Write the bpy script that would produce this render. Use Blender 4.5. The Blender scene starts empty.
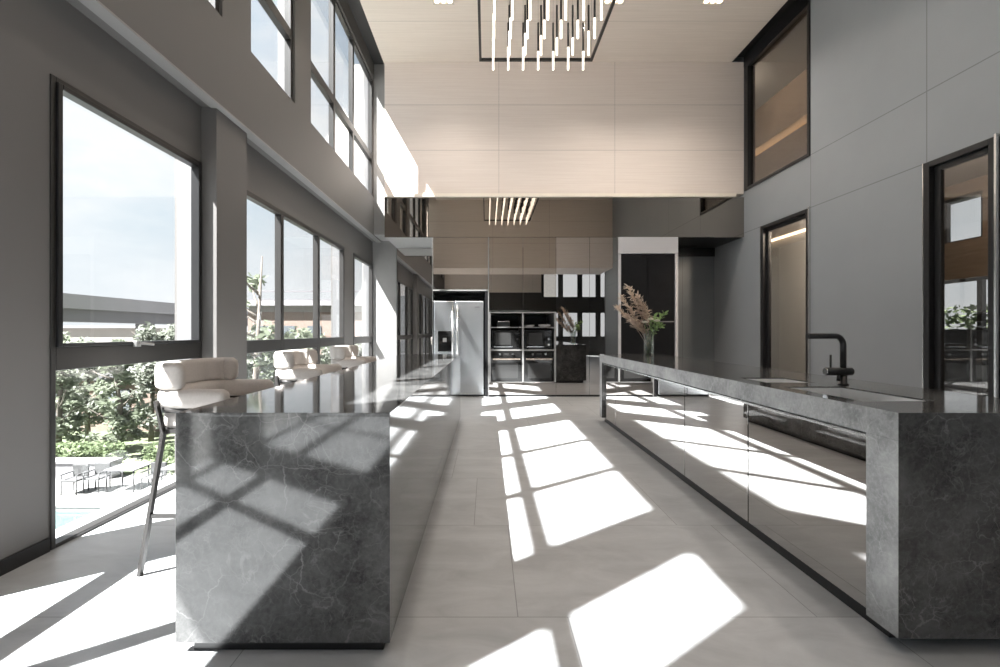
import bpy, bmesh, math, random
from mathutils import Vector, Matrix, Euler

S = bpy.context.scene
COL = S.collection
rnd = random.Random(7)

# ------------------------------------------------------------------ materials
def new_mat(name):
    m = bpy.data.materials.new(name)
    m.use_nodes = True
    nt = m.node_tree
    return m, nt, nt.nodes['Principled BSDF']

def nd(nt, t, **kw):
    n = nt.nodes.new(t)
    for k, v in kw.items():
        setattr(n, k, v)
    return n

def mathn(nt, op, a, b=None, c=None):
    n = nt.nodes.new('ShaderNodeMath'); n.operation = op
    for i, v in enumerate((a, b, c)):
        if v is None: continue
        if isinstance(v, (int, float)): n.inputs[i].default_value = v
        else: nt.links.new(v, n.inputs[i])
    return n.outputs[0]

def mixc(nt, f, a, b, blend='MIX'):
    n = nt.nodes.new('ShaderNodeMix'); n.data_type = 'RGBA'; n.blend_type = blend
    if isinstance(f, (int, float)): n.inputs[0].default_value = f
    else: nt.links.new(f, n.inputs[0])
    for i, v in ((6, a), (7, b)):
        if isinstance(v, tuple): n.inputs[i].default_value = (*v[:3], 1)
        else: nt.links.new(v, n.inputs[i])
    return n.outputs[2]

def ramp(nt, f, stops):
    n = nt.nodes.new('ShaderNodeValToRGB')
    el = n.color_ramp.elements
    while len(el) < len(stops): el.new(0.5)
    for e, (p, c) in zip(el, stops):
        e.position = p; e.color = (*c, 1) if isinstance(c, tuple) else (c, c, c, 1)
    nt.links.new(f, n.inputs[0])
    return n.outputs[0]

def objco(nt):
    return nd(nt, 'ShaderNodeTexCoord').outputs['Object']

def noise(nt, vec, scale, detail=4, rough=0.55, dist=0.0, out='Fac'):
    n = nd(nt, 'ShaderNodeTexNoise')
    n.inputs['Scale'].default_value = scale; n.inputs['Detail'].default_value = detail
    n.inputs['Roughness'].default_value = rough; n.inputs['Distortion'].default_value = dist
    if vec is not None: nt.links.new(vec, n.inputs['Vector'])
    return n.outputs[out]

def mapping(nt, vec, scale=(1, 1, 1), rot=(0, 0, 0), loc=(0, 0, 0)):
    n = nd(nt, 'ShaderNodeMapping')
    n.inputs['Scale'].default_value = scale; n.inputs['Rotation'].default_value = rot
    n.inputs['Location'].default_value = loc
    nt.links.new(vec, n.inputs['Vector'])
    return n.outputs[0]

def bump(nt, bs, h, strength=0.1, dist=0.01):
    n = nd(nt, 'ShaderNodeBump')
    n.inputs['Strength'].default_value = strength; n.inputs['Distance'].default_value = dist
    nt.links.new(h, n.inputs['Height']); nt.links.new(n.outputs[0], bs.inputs['Normal'])

def plain(name, col, rough=0.5, metal=0.0, var=0.08, scale=6.0, spec=0.5, bmp=0.0):
    m, nt, b = new_mat(name)
    co = objco(nt)
    f = noise(nt, co, scale)
    lo = tuple(max(0, c * (1 - var)) for c in col); hi = tuple(min(1, c * (1 + var)) for c in col)
    nt.links.new(mixc(nt, f, lo, hi), b.inputs['Base Color'])
    b.inputs['Roughness'].default_value = rough; b.inputs['Metallic'].default_value = metal
    b.inputs['Specular IOR Level'].default_value = spec
    if bmp: bump(nt, b, noise(nt, co, scale * 12), bmp)
    return m

def mirror(name, col, rough=0.012):
    m, nt, b = new_mat(name)
    f = noise(nt, objco(nt), 0.9, 2)
    nt.links.new(mixc(nt, f, tuple(c * .97 for c in col), col), b.inputs['Base Color'])
    b.inputs['Metallic'].default_value = 1.0; b.inputs['Roughness'].default_value = rough
    return m

def glass(name, tint=(1, 1, 1), refl=(1, 1, 1), ior=1.45, boost=0.0):
    m = bpy.data.materials.new(name); m.use_nodes = True
    nt = m.node_tree; nt.nodes.clear()
    out = nd(nt, 'ShaderNodeOutputMaterial')
    tr = nd(nt, 'ShaderNodeBsdfTransparent'); tr.inputs[0].default_value = (*tint, 1)
    gl = nd(nt, 'ShaderNodeBsdfGlossy'); gl.inputs['Roughness'].default_value = 0.0
    gl.inputs['Color'].default_value = (*refl, 1)
    lw = nd(nt, 'ShaderNodeLayerWeight'); lw.inputs[0].default_value = .5
    mx = nd(nt, 'ShaderNodeMixShader')
    f0 = ((ior - 1) / (ior + 1)) ** 2
    f = mathn(nt, 'MULTIPLY_ADD', mathn(nt, 'POWER', lw.outputs['Facing'], 5.0), 1 - f0, f0 + boost)
    f = mathn(nt, 'MINIMUM', f, 1.0)
    nt.links.new(f, mx.inputs[0]); nt.links.new(tr.outputs[0], mx.inputs[1]); nt.links.new(gl.outputs[0], mx.inputs[2])
    nt.links.new(mx.outputs[0], out.inputs[0])
    return m

def emit(name, col, st, base=(.8, .8, .8)):
    m, nt, b = new_mat(name)
    b.inputs['Base Color'].default_value = (*base, 1)
    b.inputs['Emission Color'].default_value = (*col, 1)
    b.inputs['Emission Strength'].default_value = st
    return m

def marble(name, dark, light, vein, rough=0.07, loc=(0, 0, 0), vamt=0.6):
    m, nt, b = new_mat(name)
    co = mapping(nt, objco(nt), loc=loc)
    wob = noise(nt, co, 1.6, 5, .6, out='Color')
    vm = nd(nt, 'ShaderNodeVectorMath', operation='MULTIPLY_ADD')
    nt.links.new(wob, vm.inputs[0]); vm.inputs[1].default_value = (.22, .22, .22); nt.links.new(co, vm.inputs[2])
    wv = vm.outputs[0]
    cloud = noise(nt, wv, 4.5, 9, .74)
    fine = noise(nt, co, 55, 5, .7)
    base = mixc(nt, ramp(nt, cloud, [(.36, 0.0), (.68, 1.0)]), dark, light)
    base = mixc(nt, mathn(nt, 'MULTIPLY', ramp(nt, fine, [(.48, 0.0), (.68, 1.0)]), .5), base, light)
    def veins(scale, w, mask_scale, lo, hi):
        n1 = noise(nt, wv, scale, 4, .55, .5)
        d = mathn(nt, 'ABSOLUTE', mathn(nt, 'SUBTRACT', n1, .5))
        line = ramp(nt, d, [(0.0, 1.0), (w, 0.0)])
        mk = ramp(nt, noise(nt, co, mask_scale, 2), [(lo, 0.0), (hi, 1.0)])
        return mathn(nt, 'MULTIPLY', line, mk)
    v = mathn(nt, 'MAXIMUM', mathn(nt, 'MULTIPLY', veins(2.3, .005, 2.0, .52, .68), .5), mathn(nt, 'MULTIPLY', veins(5.2, .008, 3.1, .52, .7), .35))
    vm2 = nd(nt, 'ShaderNodeVectorMath', operation='MULTIPLY_ADD')
    nt.links.new(noise(nt, co, 5.0, 5, .65, out='Color'), vm2.inputs[0]); vm2.inputs[1].default_value = (.10, .10, .10); nt.links.new(co, vm2.inputs[2])
    def crackle(scale, w, ms):
        vo = nd(nt, 'ShaderNodeTexVoronoi', feature='DISTANCE_TO_EDGE'); vo.inputs['Scale'].default_value = scale
        nt.links.new(vm2.outputs[0], vo.inputs['Vector'])
        mk = ramp(nt, noise(nt, co, ms, 3), [(.46, 0.0), (.66, 1.0)])
        return mathn(nt, 'MULTIPLY', ramp(nt, vo.outputs['Distance'], [(0.0, 1.0), (w, 0.0)]), mk)
    v = mathn(nt, 'MAXIMUM', v, mathn(nt, 'MULTIPLY', crackle(3.4, .010, 2.6), .75))
    v = mathn(nt, 'MAXIMUM', v, mathn(nt, 'MULTIPLY', crackle(9.0, .022, 5.0), .42))
    v = mathn(nt, 'MAXIMUM', v, mathn(nt, 'MULTIPLY', crackle(26.0, .08, 9.0), .18))
    v = mathn(nt, 'MAXIMUM', v, mathn(nt, 'MULTIPLY', veins(9.0, .02, 4.3, .5, .7), .4))
    nt.links.new(mixc(nt, mathn(nt, 'MULTIPLY', v, vamt), base, vein), b.inputs['Base Color'])
    b.inputs['Roughness'].default_value = rough
    b.inputs['Specular IOR Level'].default_value = .72
    return m

def floor_mat():
    m, nt, b = new_mat('floor_tiles')
    co = objco(nt)
    sp = nd(nt, 'ShaderNodeSeparateXYZ'); nt.links.new(co, sp.inputs[0])
    X, Y = sp.outputs[0], sp.outputs[1]
    yy = mathn(nt, 'DIVIDE', mathn(nt, 'SUBTRACT', Y, 1.987), .945)
    row = mathn(nt, 'FLOOR', yy); fy = mathn(nt, 'FRACT', yy)
    xx = mathn(nt, 'DIVIDE', mathn(nt, 'ADD', mathn(nt, 'SUBTRACT', X, .34), mathn(nt, 'MULTIPLY', mathn(nt, 'ADD', row, 1), .21)), 1.26)
    colm = mathn(nt, 'FLOOR', xx); fx = mathn(nt, 'FRACT', xx)
    dy = mathn(nt, 'MULTIPLY', mathn(nt, 'MINIMUM', fy, mathn(nt, 'SUBTRACT', 1, fy)), .945)
    dx = mathn(nt, 'MULTIPLY', mathn(nt, 'MINIMUM', fx, mathn(nt, 'SUBTRACT', 1, fx)), 1.26)
    g = mathn(nt, 'LESS_THAN', mathn(nt, 'MINIMUM', dx, dy), .0022)
    cb = nd(nt, 'ShaderNodeCombineXYZ'); nt.links.new(row, cb.inputs[0]); nt.links.new(colm, cb.inputs[1])
    wn = nd(nt, 'ShaderNodeTexWhiteNoise'); nt.links.new(cb.outputs[0], wn.inputs['Vector'])
    off = nd(nt, 'ShaderNodeVectorMath', operation='MULTIPLY_ADD')
    nt.links.new(wn.outputs['Color'], off.inputs[0]); off.inputs[1].default_value = (9, 9, 9); nt.links.new(co, off.inputs[2])
    n1 = noise(nt, mapping(nt, off.outputs[0], scale=(1, 2.2, 1), rot=(0, 0, .5)), 2.4, 7, .62, .8)
    n2 = noise(nt, off.outputs[0], 24, 4, .6)
    c = mixc(nt, ramp(nt, n1, [(.3, 0.0), (.72, 1.0)]), FLOOR_LO, FLOOR_HI)
    c = mixc(nt, mathn(nt, 'MULTIPLY', n2, .18), c, tuple(k * .75 for k in FLOOR_LO))
    c = mixc(nt, mathn(nt, 'MULTIPLY', wn.outputs['Value'], .10), c, FLOOR_HI)
    c = mixc(nt, mathn(nt, 'MULTIPLY', g, .75), c, tuple(k * .45 for k in FLOOR_LO))
    nt.links.new(c, b.inputs['Base Color'])
    nt.links.new(mathn(nt, 'ADD', mathn(nt, 'MULTIPLY', n1, .16), .24), b.inputs['Roughness'])
    b.inputs['Specular IOR Level'].default_value = .45
    bump(nt, b, n2, .02)
    return m

def veneer(name, lo, hi, xs=(), zs=(), axis='XZ', rough=.5, gap=.004, grain=(1.2, 1.2, 60)):
    """Pale wood veneer with fine horizontal grain and panel joints at given positions."""
    m, nt, b = new_mat(name)
    co = objco(nt)
    n1 = noise(nt, mapping(nt, co, scale=grain), 1.0, 6, .65)
    n2 = noise(nt, co, .6, 3)
    c = mixc(nt, ramp(nt, n1, [(.3, 0.0), (.7, 1.0)]), lo, hi)
    c = mixc(nt, mathn(nt, 'MULTIPLY', n2, .2), c, lo)
    sp = nd(nt, 'ShaderNodeSeparateXYZ'); nt.links.new(co, sp.inputs[0])
    U = sp.outputs['XYZ'.index(axis[0])]; V = sp.outputs['XYZ'.index(axis[1])]
    acc = None
    for lst, o in ((xs, U), (zs, V)):
        for p in lst:
            l = mathn(nt, 'LESS_THAN', mathn(nt, 'ABSOLUTE', mathn(nt, 'SUBTRACT', o, p)), gap)
            acc = l if acc is None else mathn(nt, 'MAXIMUM', acc, l)
    if acc is not None:
        c = mixc(nt, mathn(nt, 'MULTIPLY', acc, .55), c, tuple(k * .3 for k in lo))
    nt.links.new(c, b.inputs['Base Color'])
    b.inputs['Roughness'].default_value = rough
    b.inputs['Specular IOR Level'].default_value = .35
    return m

FLOOR_LO = (.39, .401, .412); FLOOR_HI = (.56, .572, .585)

M = {}
M['floor'] = floor_mat()
M['beige'] = veneer('beige_veneer', (.745, .655, .595), (.835, .75, .69), xs=(.22, 2.37), zs=(4.57, 5.41))
M['ceil'] = veneer('ceiling_veneer', (.63, .55, .48), (.73, .65, .575), xs=(), zs=(2.4, 5.0, 7.6), axis='XY', grain=(1.2, 60, 1.2))
M['wall_l'] = plain('taupe_grey_paint', (.132, .126, .122), .55, var=.05, scale=1.2)
M['strip'] = plain('pale_metal_strip', (.45, .44, .43), .4)
M['dark_soffit'] = plain('dark_grey_paint', (.05, .05, .05), .5)
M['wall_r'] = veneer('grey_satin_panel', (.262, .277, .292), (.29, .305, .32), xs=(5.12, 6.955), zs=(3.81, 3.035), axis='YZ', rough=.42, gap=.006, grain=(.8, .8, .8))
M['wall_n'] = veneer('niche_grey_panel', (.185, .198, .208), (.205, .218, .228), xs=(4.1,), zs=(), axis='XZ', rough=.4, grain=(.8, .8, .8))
M['black'] = plain('black_powder_coat', (.012, .012, .013), .35)
M['frame'] = plain('dark_bronze_aluminium', (.024, .0225, .0215), .38)
M['bright_edge'] = plain('brushed_light_metal', (.75, .75, .74), .25, metal=1.0)
M['marble'] = marble('dark_grey_marble', (.026, .026, .0265), (.118, .118, .117), (.46, .455, .45))
M['marble_r'] = marble('dark_grey_marble_right', (.026, .026, .0265), (.118, .118, .117), (.46, .455, .45), loc=(3.1, 1.7, .4))
M['marble_daylit'] = marble('daylit_grey_marble', (.13, .13, .131), (.36, .357, .352), (.66, .655, .65), rough=.42)  # rougher, paler copy of the marble: window light put into the colour
M['mirror_i'] = mirror('grey_mirror_island', (.55, .53, .515))
M['mirror_b'] = mirror('bronze_mirror', (.40, .365, .33))
M['mirror_c'] = mirror('smoked_mirror', (.56, .54, .525))
M['glass'] = glass('clear_window_glass', (.97, .985, .99), ior=1.35)
M['glass_d'] = glass('tinted_door_glass', (.78, .77, .76), ior=1.5, boost=.04)
M['fabric'] = plain('cream_boucle_fabric', (.51, .475, .45), .9, var=.12, scale=90, spec=.2, bmp=.25)
M['stool_metal'] = plain('dark_grey_steel', (.03, .028, .027), .35)
M['steel'] = plain('brushed_stainless_steel', (.78, .81, .84), .26, metal=1.0, var=.05, scale=3)
M['sink'] = plain('sink_stainless_steel', (.9, .9, .9), .34, metal=1.0, var=.04, scale=8)
M['chrome'] = plain('polished_chrome', (.85, .85, .85), .08, metal=1.0)
M['grey_lac'] = plain('light_grey_lacquer', (.46, .455, .47), .45, var=.03)
M['alu'] = plain('grey_aluminium_profile', (.36, .355, .35), .35, metal=.6)
M['blk_glass'] = plain('black_gloss_glass', (.012, .012, .012), .04, var=.02)
M['champagne'] = plain('champagne_lip', (.88, .80, .70), .4)
M['pier'] = plain('light_grey_paint', (.27, .265, .26), .5)
M['blk_matte'] = plain('black_ribbed_veneer', (.010, .010, .011), .25, var=.3, scale=5, spec=.25)
M['dark_gl'] = plain('dark_grey_gloss_glass', (.03, .03, .03), .06, var=.05)
M['white_cer'] = plain('white_ceramic', (.75, .74, .72), .2)
M['copper'] = plain('pale_bronze_handle', (.78, .66, .56), .25, metal=1.0)
M['lit'] = emit('lit_acrylic', (1.0, .88, .74), 1.3)
M['rod'] = plain('black_rod', (.012, .011, .01), .4)
M['lamp'] = emit('warm_downlight', (1.0, .80, .55), 3.0)
M['white_trim'] = plain('white_fitting', (.5, .47, .43), .4)
M['led'] = emit('warm_led_strip', (1.0, .70, .42), 2.6)
M['wood'] = veneer('brown_wood_panel', (.16, .115, .08), (.24, .18, .13), xs=(), axis='YZ', grain=(2, 2, 24))
M['wood_cab'] = veneer('brown_wood_cabinet', (.13, .095, .066), (.19, .14, .10), xs=(-1.4, -.7, 0, .7, 1.4), axis='YZ', grain=(2, 2, 24), gap=.008)
M['pass'] = plain('passage_grey_plaster', (.36, .35, .33), .6, var=.05, scale=2)
M['pass_c'] = plain('passage_ceiling_paint', (.42, .40, .38), .7, var=.03)
M['lobby'] = plain('lobby_charcoal_plaster', (.06, .058, .056), .5, var=.1)
M['clear'] = glass('vase_glass', (.93, .96, .95), ior=1.5, boost=.06)
M['plume'] = plain('dried_plume', (.60, .48, .385), .9, var=.25, scale=30)
M['leaf'] = plain('fresh_leaf', (.30, .44, .18), .6, var=.35, scale=20)
M['petal'] = plain('cream_petal', (.85, .82, .72), .6)
M['stem'] = plain('stem_green', (.16, .24, .10), .6)
# outdoors
M['paving'] = plain('pale_paving', (.19, .188, .182), .8, var=.08, scale=.6)
M['coping'] = plain('pool_coping_stone', (.21, .207, .20), .7)
M['water'] = plain('pool_water', (.055, .105, .10), .08, var=.18, scale=.7)
M['lawn'] = plain('lawn_grass', (.09, .11, .06), .9, var=.3, scale=2)
M['brick'] = plain('orange_brown_brick', (.20, .145, .12), .8, var=.2, scale=2)
M['far_w'] = plain('pale_render', (.26, .24, .22), .8, var=.1, scale=.5)
M['roof'] = plain('grey_roof', (.10, .098, .10), .7)
M['concrete'] = plain('overpass_concrete', (.24, .23, .24), .8, var=.12, scale=.15)
M['concrete_d'] = plain('overpass_girder_concrete', (.15, .145, .155), .8, var=.1, scale=.15)
M['win_dark'] = plain('dark_house_window', (.10, .11, .12), .15)
M['bark'] = plain('grey_bark', (.12, .105, .09), .9)
M['foliage_a'] = plain('olive_leaves', (.20, .225, .165), .7, var=.4, scale=3)
M['foliage_b'] = plain('grey_green_leaves', (.235, .25, .21), .7, var=.4, scale=3)
M['hedge'] = plain('hedge_leaves', (.15, .19, .10), .7, var=.4, scale=3)
M['patio'] = plain('grey_wicker', (.06, .059, .06), .7)
M['ext'] = plain('white_external_render', (.16, .16, .165), .8, var=.03)

for k_ in ('foliage_a', 'foliage_b', 'hedge', 'leaf'):
    nt = M[k_].node_tree; b = nt.nodes['Principled BSDF']; out = [n for n in nt.nodes if n.type == 'OUTPUT_MATERIAL'][0]
    tl = nd(nt, 'ShaderNodeBsdfTranslucent'); mx = nd(nt, 'ShaderNodeMixShader'); mx.inputs[0].default_value = .4
    nt.links.new(b.inputs['Base Color'].links[0].from_socket, tl.inputs[0])
    nt.links.new(b.outputs[0], mx.inputs[1]); nt.links.new(tl.outputs[0], mx.inputs[2]); nt.links.new(mx.outputs[0], out.inputs[0])

# ------------------------------------------------------------------ mesh builder
class MB:
    def __init__(s): s.v = []; s.f = []; s.sm = []
    def add(s, vs, fs, smooth=False):
        o = len(s.v); s.v += [tuple(p) for p in vs]
        s.f += [tuple(i + o for i in f) for f in fs]; s.sm += [smooth] * len(fs); return s
    def box(s, x0, x1, y0, y1, z0, z1):
        x0, x1 = sorted((x0, x1)); y0, y1 = sorted((y0, y1)); z0, z1 = sorted((z0, z1))
        v = [(x, y, z) for z in (z0, z1) for y in (y0, y1) for x in (x0, x1)]
        return s.add(v, [(0, 2, 3, 1), (4, 5, 7, 6), (0, 1, 5, 4), (2, 6, 7, 3), (0, 4, 6, 2), (1, 3, 7, 5)])
    def tube(s, pts, r, n=10, cap=True, smooth=True):
        pts = [Vector(p) for p in pts]
        rs = r if isinstance(r, (list, tuple)) else [r] * len(pts)
        rings = []; up = None
        for i, p in enumerate(pts):
            if i == 0: t = pts[1] - p
            elif i == len(pts) - 1: t = p - pts[-2]
            else: t = (pts[i + 1] - p).normalized() + (p - pts[i - 1]).normalized()
            t.normalize()
            if up is None:
                up = Vector((0, 0, 1)) if abs(t.z) < .9 else Vector((1, 0, 0))
            a = t.cross(up)
            if a.length < 1e-5: a = t.cross(Vector((0, 1, 0)))
            a.normalize(); b = t.cross(a).normalized(); up = b.cross(t) if False else up
            rings.append([p + (a * math.cos(2 * math.pi * k / n) + b * math.sin(2 * math.pi * k / n)) * rs[i] for k in range(n)])
        v = [q for ring in rings for q in ring]; f = []
        for i in range(len(pts) - 1):
            for k in range(n):
                f.append((i * n + k, i * n + (k + 1) % n, (i + 1) * n + (k + 1) % n, (i + 1) * n + k))
        s.add(v, f, smooth)
        if cap:
            o = len(s.v) - len(v)
            s.f.append(tuple(o + k for k in range(n))[::-1]); s.sm.append(False)
            s.f.append(tuple(o + (len(pts) - 1) * n + k for k in range(n))); s.sm.append(False)
        return s
    def bar(s, a, b, w, h, up=(0, 0, 1)):
        """Rectangular bar from a to b: w across, h along 'up'."""
        a, b = Vector(a), Vector(b); t = (b - a).normalized(); up = Vector(up)
        if abs(t.dot(up)) > .95: up = Vector((1, 0, 0))
        x = t.cross(up).normalized(); y = x.cross(t).normalized()
        v = []
        for p in (a, b):
            for sx, sy in ((-1, -1), (1, -1), (1, 1), (-1, 1)):
                v.append(p + x * sx * w / 2 + y * sy * h / 2)
        return s.add(v, [(0, 1, 2, 3), (7, 6, 5, 4), (0, 4, 5, 1), (1, 5, 6, 2), (2, 6, 7, 3), (3, 7, 4, 0)])
    def lathe(s, prof, c=(0, 0, 0), n=24, smooth=True):
        v = []; f = []
        for r, z in prof:
            for k in range(n):
                a = 2 * math.pi * k / n
                v.append((c[0] + r * math.cos(a), c[1] + r * math.sin(a), c[2] + z))
        for i in range(len(prof) - 1):
            for k in range(n):
                f.append((i * n + k, i * n + (k + 1) % n, (i + 1) * n + (k + 1) % n, (i + 1) * n + k))
        s.add(v, f, smooth); return s
    def sweep(s, path, prof, cap=True):
        """Closed profile (offset across, z) swept along a plan path of (x,y,z)."""
        n = len(prof); v = []; f = []
        P = [Vector(p) for p in path]
        for i, p in enumerate(P):
            t = (P[min(i + 1, len(P) - 1)] - P[max(i - 1, 0)]); t.z = 0; t.normalize()
            nrm = Vector((t.y, -t.x, 0))
            for o, z in prof: v.append(p + nrm * o + Vector((0, 0, z)))
        for i in range(len(P) - 1):
            for k in range(n):
                f.append((i * n + k, i * n + (k + 1) % n, (i + 1) * n + (k + 1) % n, (i + 1) * n + k))
        s.add(v, f, True)
        if cap:
            o = len(s.v) - len(v)
            s.f.append(tuple(o + k for k in range(n))[::-1]); s.sm.append(True)
            s.f.append(tuple(o + (len(P) - 1) * n + k for k in range(n))); s.sm.append(True)
        return s

def origin_of(o):
    p = Vector((0, 0, 0))
    while o is not None:
        p = p + o.location; o = o.parent
    return p

def obj(name, mb, mat, parent=None, bevel=0.0, seg=2, at=None, subsurf=0):
    me = bpy.data.meshes.new(name)
    if parent is not None: loc = origin_of(parent)
    elif at is not None: loc = Vector(at)
    else:
        xs = [p[0] for p in mb.v]; ys = [p[1] for p in mb.v]; zs = [p[2] for p in mb.v]
        loc = Vector(((min(xs) + max(xs)) / 2, (min(ys) + max(ys)) / 2, min(zs)))
    me.from_pydata([tuple(Vector(p) - loc) for p in mb.v], [], mb.f)
    me.polygons.foreach_set('use_smooth', mb.sm)
    me.update()
    bm = bmesh.new(); bm.from_mesh(me)
    bmesh.ops.recalc_face_normals(bm, faces=bm.faces); bm.to_mesh(me); bm.free()
    me.materials.append(mat)
    o = bpy.data.objects.new(name, me); COL.objects.link(o)
    if parent is not None: o.parent = parent
    else: o.location = loc
    if bevel:
        md = o.modifiers.new('bevel', 'BEVEL'); md.width = bevel; md.segments = seg; md.limit_method = 'ANGLE'
        md.harden_normals = False
    if subsurf:
        md = o.modifiers.new('sub', 'SUBSURF'); md.levels = md.render_levels = subsurf
    return o

def tag(o, label, cat, group=None):
    o['label'] = label; o['category'] = cat
    if group: o['group'] = group
    return o

def thing(name, label, cat, loc=(0, 0, 0), group=None):
    o = bpy.data.objects.new(name, None); COL.objects.link(o); o.location = loc
    o.empty_display_size = .1
    return tag(o, label, cat, group)

def struct(name, mb, mat, parent=None, bevel=0, origin=(0, 0, 0)):
    o = obj(name, mb, mat, parent, bevel, at=None if parent is not None else origin)
    if parent is None: o['kind'] = 'structure'
    return o

def struct_root(name, loc):
    o = bpy.data.objects.new(name, None); COL.objects.link(o); o.location = loc; o['kind'] = 'structure'
    return o

def copy_tree(src, loc, label=None, group=None):
    def cp(o, par):
        c = o.copy(); COL.objects.link(c); c.parent = par
        for ch in list(o.children): cp(ch, c)
        return c
    r = cp(src, None); r.location = loc
    if label: r['label'] = label
    if group: r['group'] = group
    return r

B = lambda *a: MB().box(*a)

# ------------------------------------------------------------------ camera
cam = bpy.data.cameras.new('camera'); cam_o = bpy.data.objects.new('camera', cam); COL.objects.link(cam_o)
F = 472.0; H = 1.2
cam.sensor_width = 36; cam.sensor_fit = 'HORIZONTAL'; cam.lens = F / 1000 * 36
cam.shift_x = .013; cam.shift_y = -.0015
cam.clip_start = .02; cam.clip_end = 600
cam_o.location = (0, 0, H); cam_o.rotation_euler = (math.pi / 2, 0, 0)
S.camera = cam_o

D1 = 8.75          # plane of the tall units and of the loft front
D2 = 9.90          # back of the niche
def ux(u, Y): return (u - 487) / F * Y
def vz(v, Y): return H + (332 - v) / F * Y

# ------------------------------------------------------------------ room shell
XL = -2.40; XB = -2.22; XR = 4.77; XO = -2.62; XOU = -2.42
ZS = 3.09; ZSILL = 3.84; ZC = 6.205; ZT = 6.46

struct('floor', B(XO, 9.2, -7.2, 13.2, -.25, 0), M['floor'])
low = [(-6.4, -4.6), (-4.1, -1.5), (-.97, 2.05), (2.59, 3.96), (4.44, 7.93), (8.48, 9.90)]
upp = [(-6.4, -2.2), (-1.25, .09), (.57, 3.96), (4.44, 5.46), (5.95, 9.26)]
HEAD = 2.62; UH = 6.15
w = MB()
y = -7.2
for a, b in low + [(D2, D2)]:
    if a > y: w.box(XO, XL, y, a, 0, ZS)
    if b > a: w.box(-2.47, XL, a, b, HEAD, ZS)
    y = b
w.box(XO, -2.27, 3.962, 4.46, 0, ZS)                 # column between the first two windows
w.box(XO, XB, -7.2, D2, ZS, ZSILL)                  # deep beam
y = -7.2
for a, b in upp + [(D2, D2)]:
    if a > y: w.box(XOU, XB, y, a, ZSILL, ZT)
    if b > a: w.box(XB - .06, XB, a, b, UH, ZT)
    y = b
struct('wall_left', w, M['wall_l'])
struct('trim_1', B(-2.315, XB + .004, -7.2, D2, ZS - .012, ZS + .002), M['pier'])
struct('baseboard_left', MB().box(XL, XL + .012, 2.06, 2.58, 0, .075), M['black'])
# white render on the outer face of the wall, seen through the panes
e = MB()
for lst, z0, z1, xa, xb in ((low, 0, HEAD, XO + .03, XL - .075), (upp, ZSILL, UH, XOU + .01, XB - .11)):
    for a, b in lst:
        e.box(xa, xb, b - .012, b + .004, z0, z1)
struct('trim_2', e, M['ext'])
# pier at the far end of the window wall
struct('wall_end', MB().box(XO, -1.89, D2, D2 + .3, 0, ZS + .2).box(XO, -1.915, 9.27, D2 + .3, ZS + .02, ZT), M['pier'])

# ceiling, roof
struct('ceiling', B(-1.92, 4.54, -.4, 10.6, ZC, ZC + .12), M['ceil'])
struct('ceiling_roof', B(XB - .06, 9.2, -7.2, 13.2, ZT, ZT + .3), M['dark_soffit'])

# right wall with its openings
w = MB()
ops = [(4.38, 5.14, 0, 3.03), (6.95, 8.19, 0, 3.03)]
y = -1.5
for a, b, z0, z1 in ops:
    w.box(XR, XR + .15, y, a, 0, 3.03); y = b
w.box(XR, XR + .15, y, D2 + .3, 0, 3.03)
w.box(XR, XR + .15, -1.5, D2 + .3, 3.03, 3.80)
w.box(XR, XR + .15, -1.5, 6.96, 3.80, ZT)
w.box(XR, XR + .15, 8.73, D2 + .3, 3.80, ZT)
w.box(XR, XR + .15, 6.96, 8.73, 6.10, ZT)
struct('wall_right', w, M['wall_r'])
struct('trim_3', MB().box(4.54, XR - .012, 1.0, D1, 6.30, ZT).box(XR - .012, XR - .002, 1.0, D1 - .001, 6.10, ZT), M['black'])

# the loft over the tall units
struct('wall_far', B(-1.90, XR - .01, D1, 10.6, 3.76, ZC), M['beige'])
struct('trim_4', B(-1.90, 4.60, D1 - .045, D1 + .1, 3.70, 3.758), M['champagne'])
struct('ceiling_niche', B(-1.90, 2.43, D1 + .02, D2 + .3, 2.965, 3.02), M['pier'])
struct('ceiling_alcove', B(3.54, XR, D1 + .02, D2 + .3, 2.965, 3.02), M['black'])
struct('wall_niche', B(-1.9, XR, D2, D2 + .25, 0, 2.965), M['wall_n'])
struct('trim_5', B(3.54, XR, D2 - .02, D2, 2.78, 2.965), M['black'])
o = obj('mirror_fascia', B(-1.90, XR - .002, D1 + .005, D1 + .05, 2.962, 3.70), M['mirror_b'])
tag(o, 'long bronze mirror strip under the beige loft wall', 'mirror')
o = obj('wall_mirror', B(-1.885, -1.02, D2 - .03, D2, 0, 2.96), M['mirror_c'])
tag(o, 'tall mirror panel between the window wall and the refrigerator', 'mirror')

# behind the camera: a bridge, then a lobby with a window wall
struct('wall_bridge', B(XB, XR, -2.4, -.42, 3.63, ZC + .2), M['beige'])
w = MB()
cols = [(.9, 2.0), (2.9, 3.75), (3.9, 4.75), (4.9, 5.7), (5.85, 6.7)]
y = -2.6
for a, b in cols[1:]:
    w.box(y, a, -7.2, -7.0, 0, ZT)
    w.box(a, b, -7.2, -7.0, 0, .95); w.box(a, b, -7.2, -7.0, 2.25, 3.0); w.box(a, b, -7.2, -7.0, 4.6, ZT)
    y = b
w.box(y, 7.2, -7.2, -7.0, 0, ZT)
w.box(7.0, 7.2, -7.2, -1.5, 0, ZT).box(XR, 7.2, -1.65, -1.5, 0, ZT)
struct('wall_rear', w, M['lobby'])
struct('trim_6', B(-2.2, 2.8, -6.99, -6.9, 3.25, 5.2), M['beige'])

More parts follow.
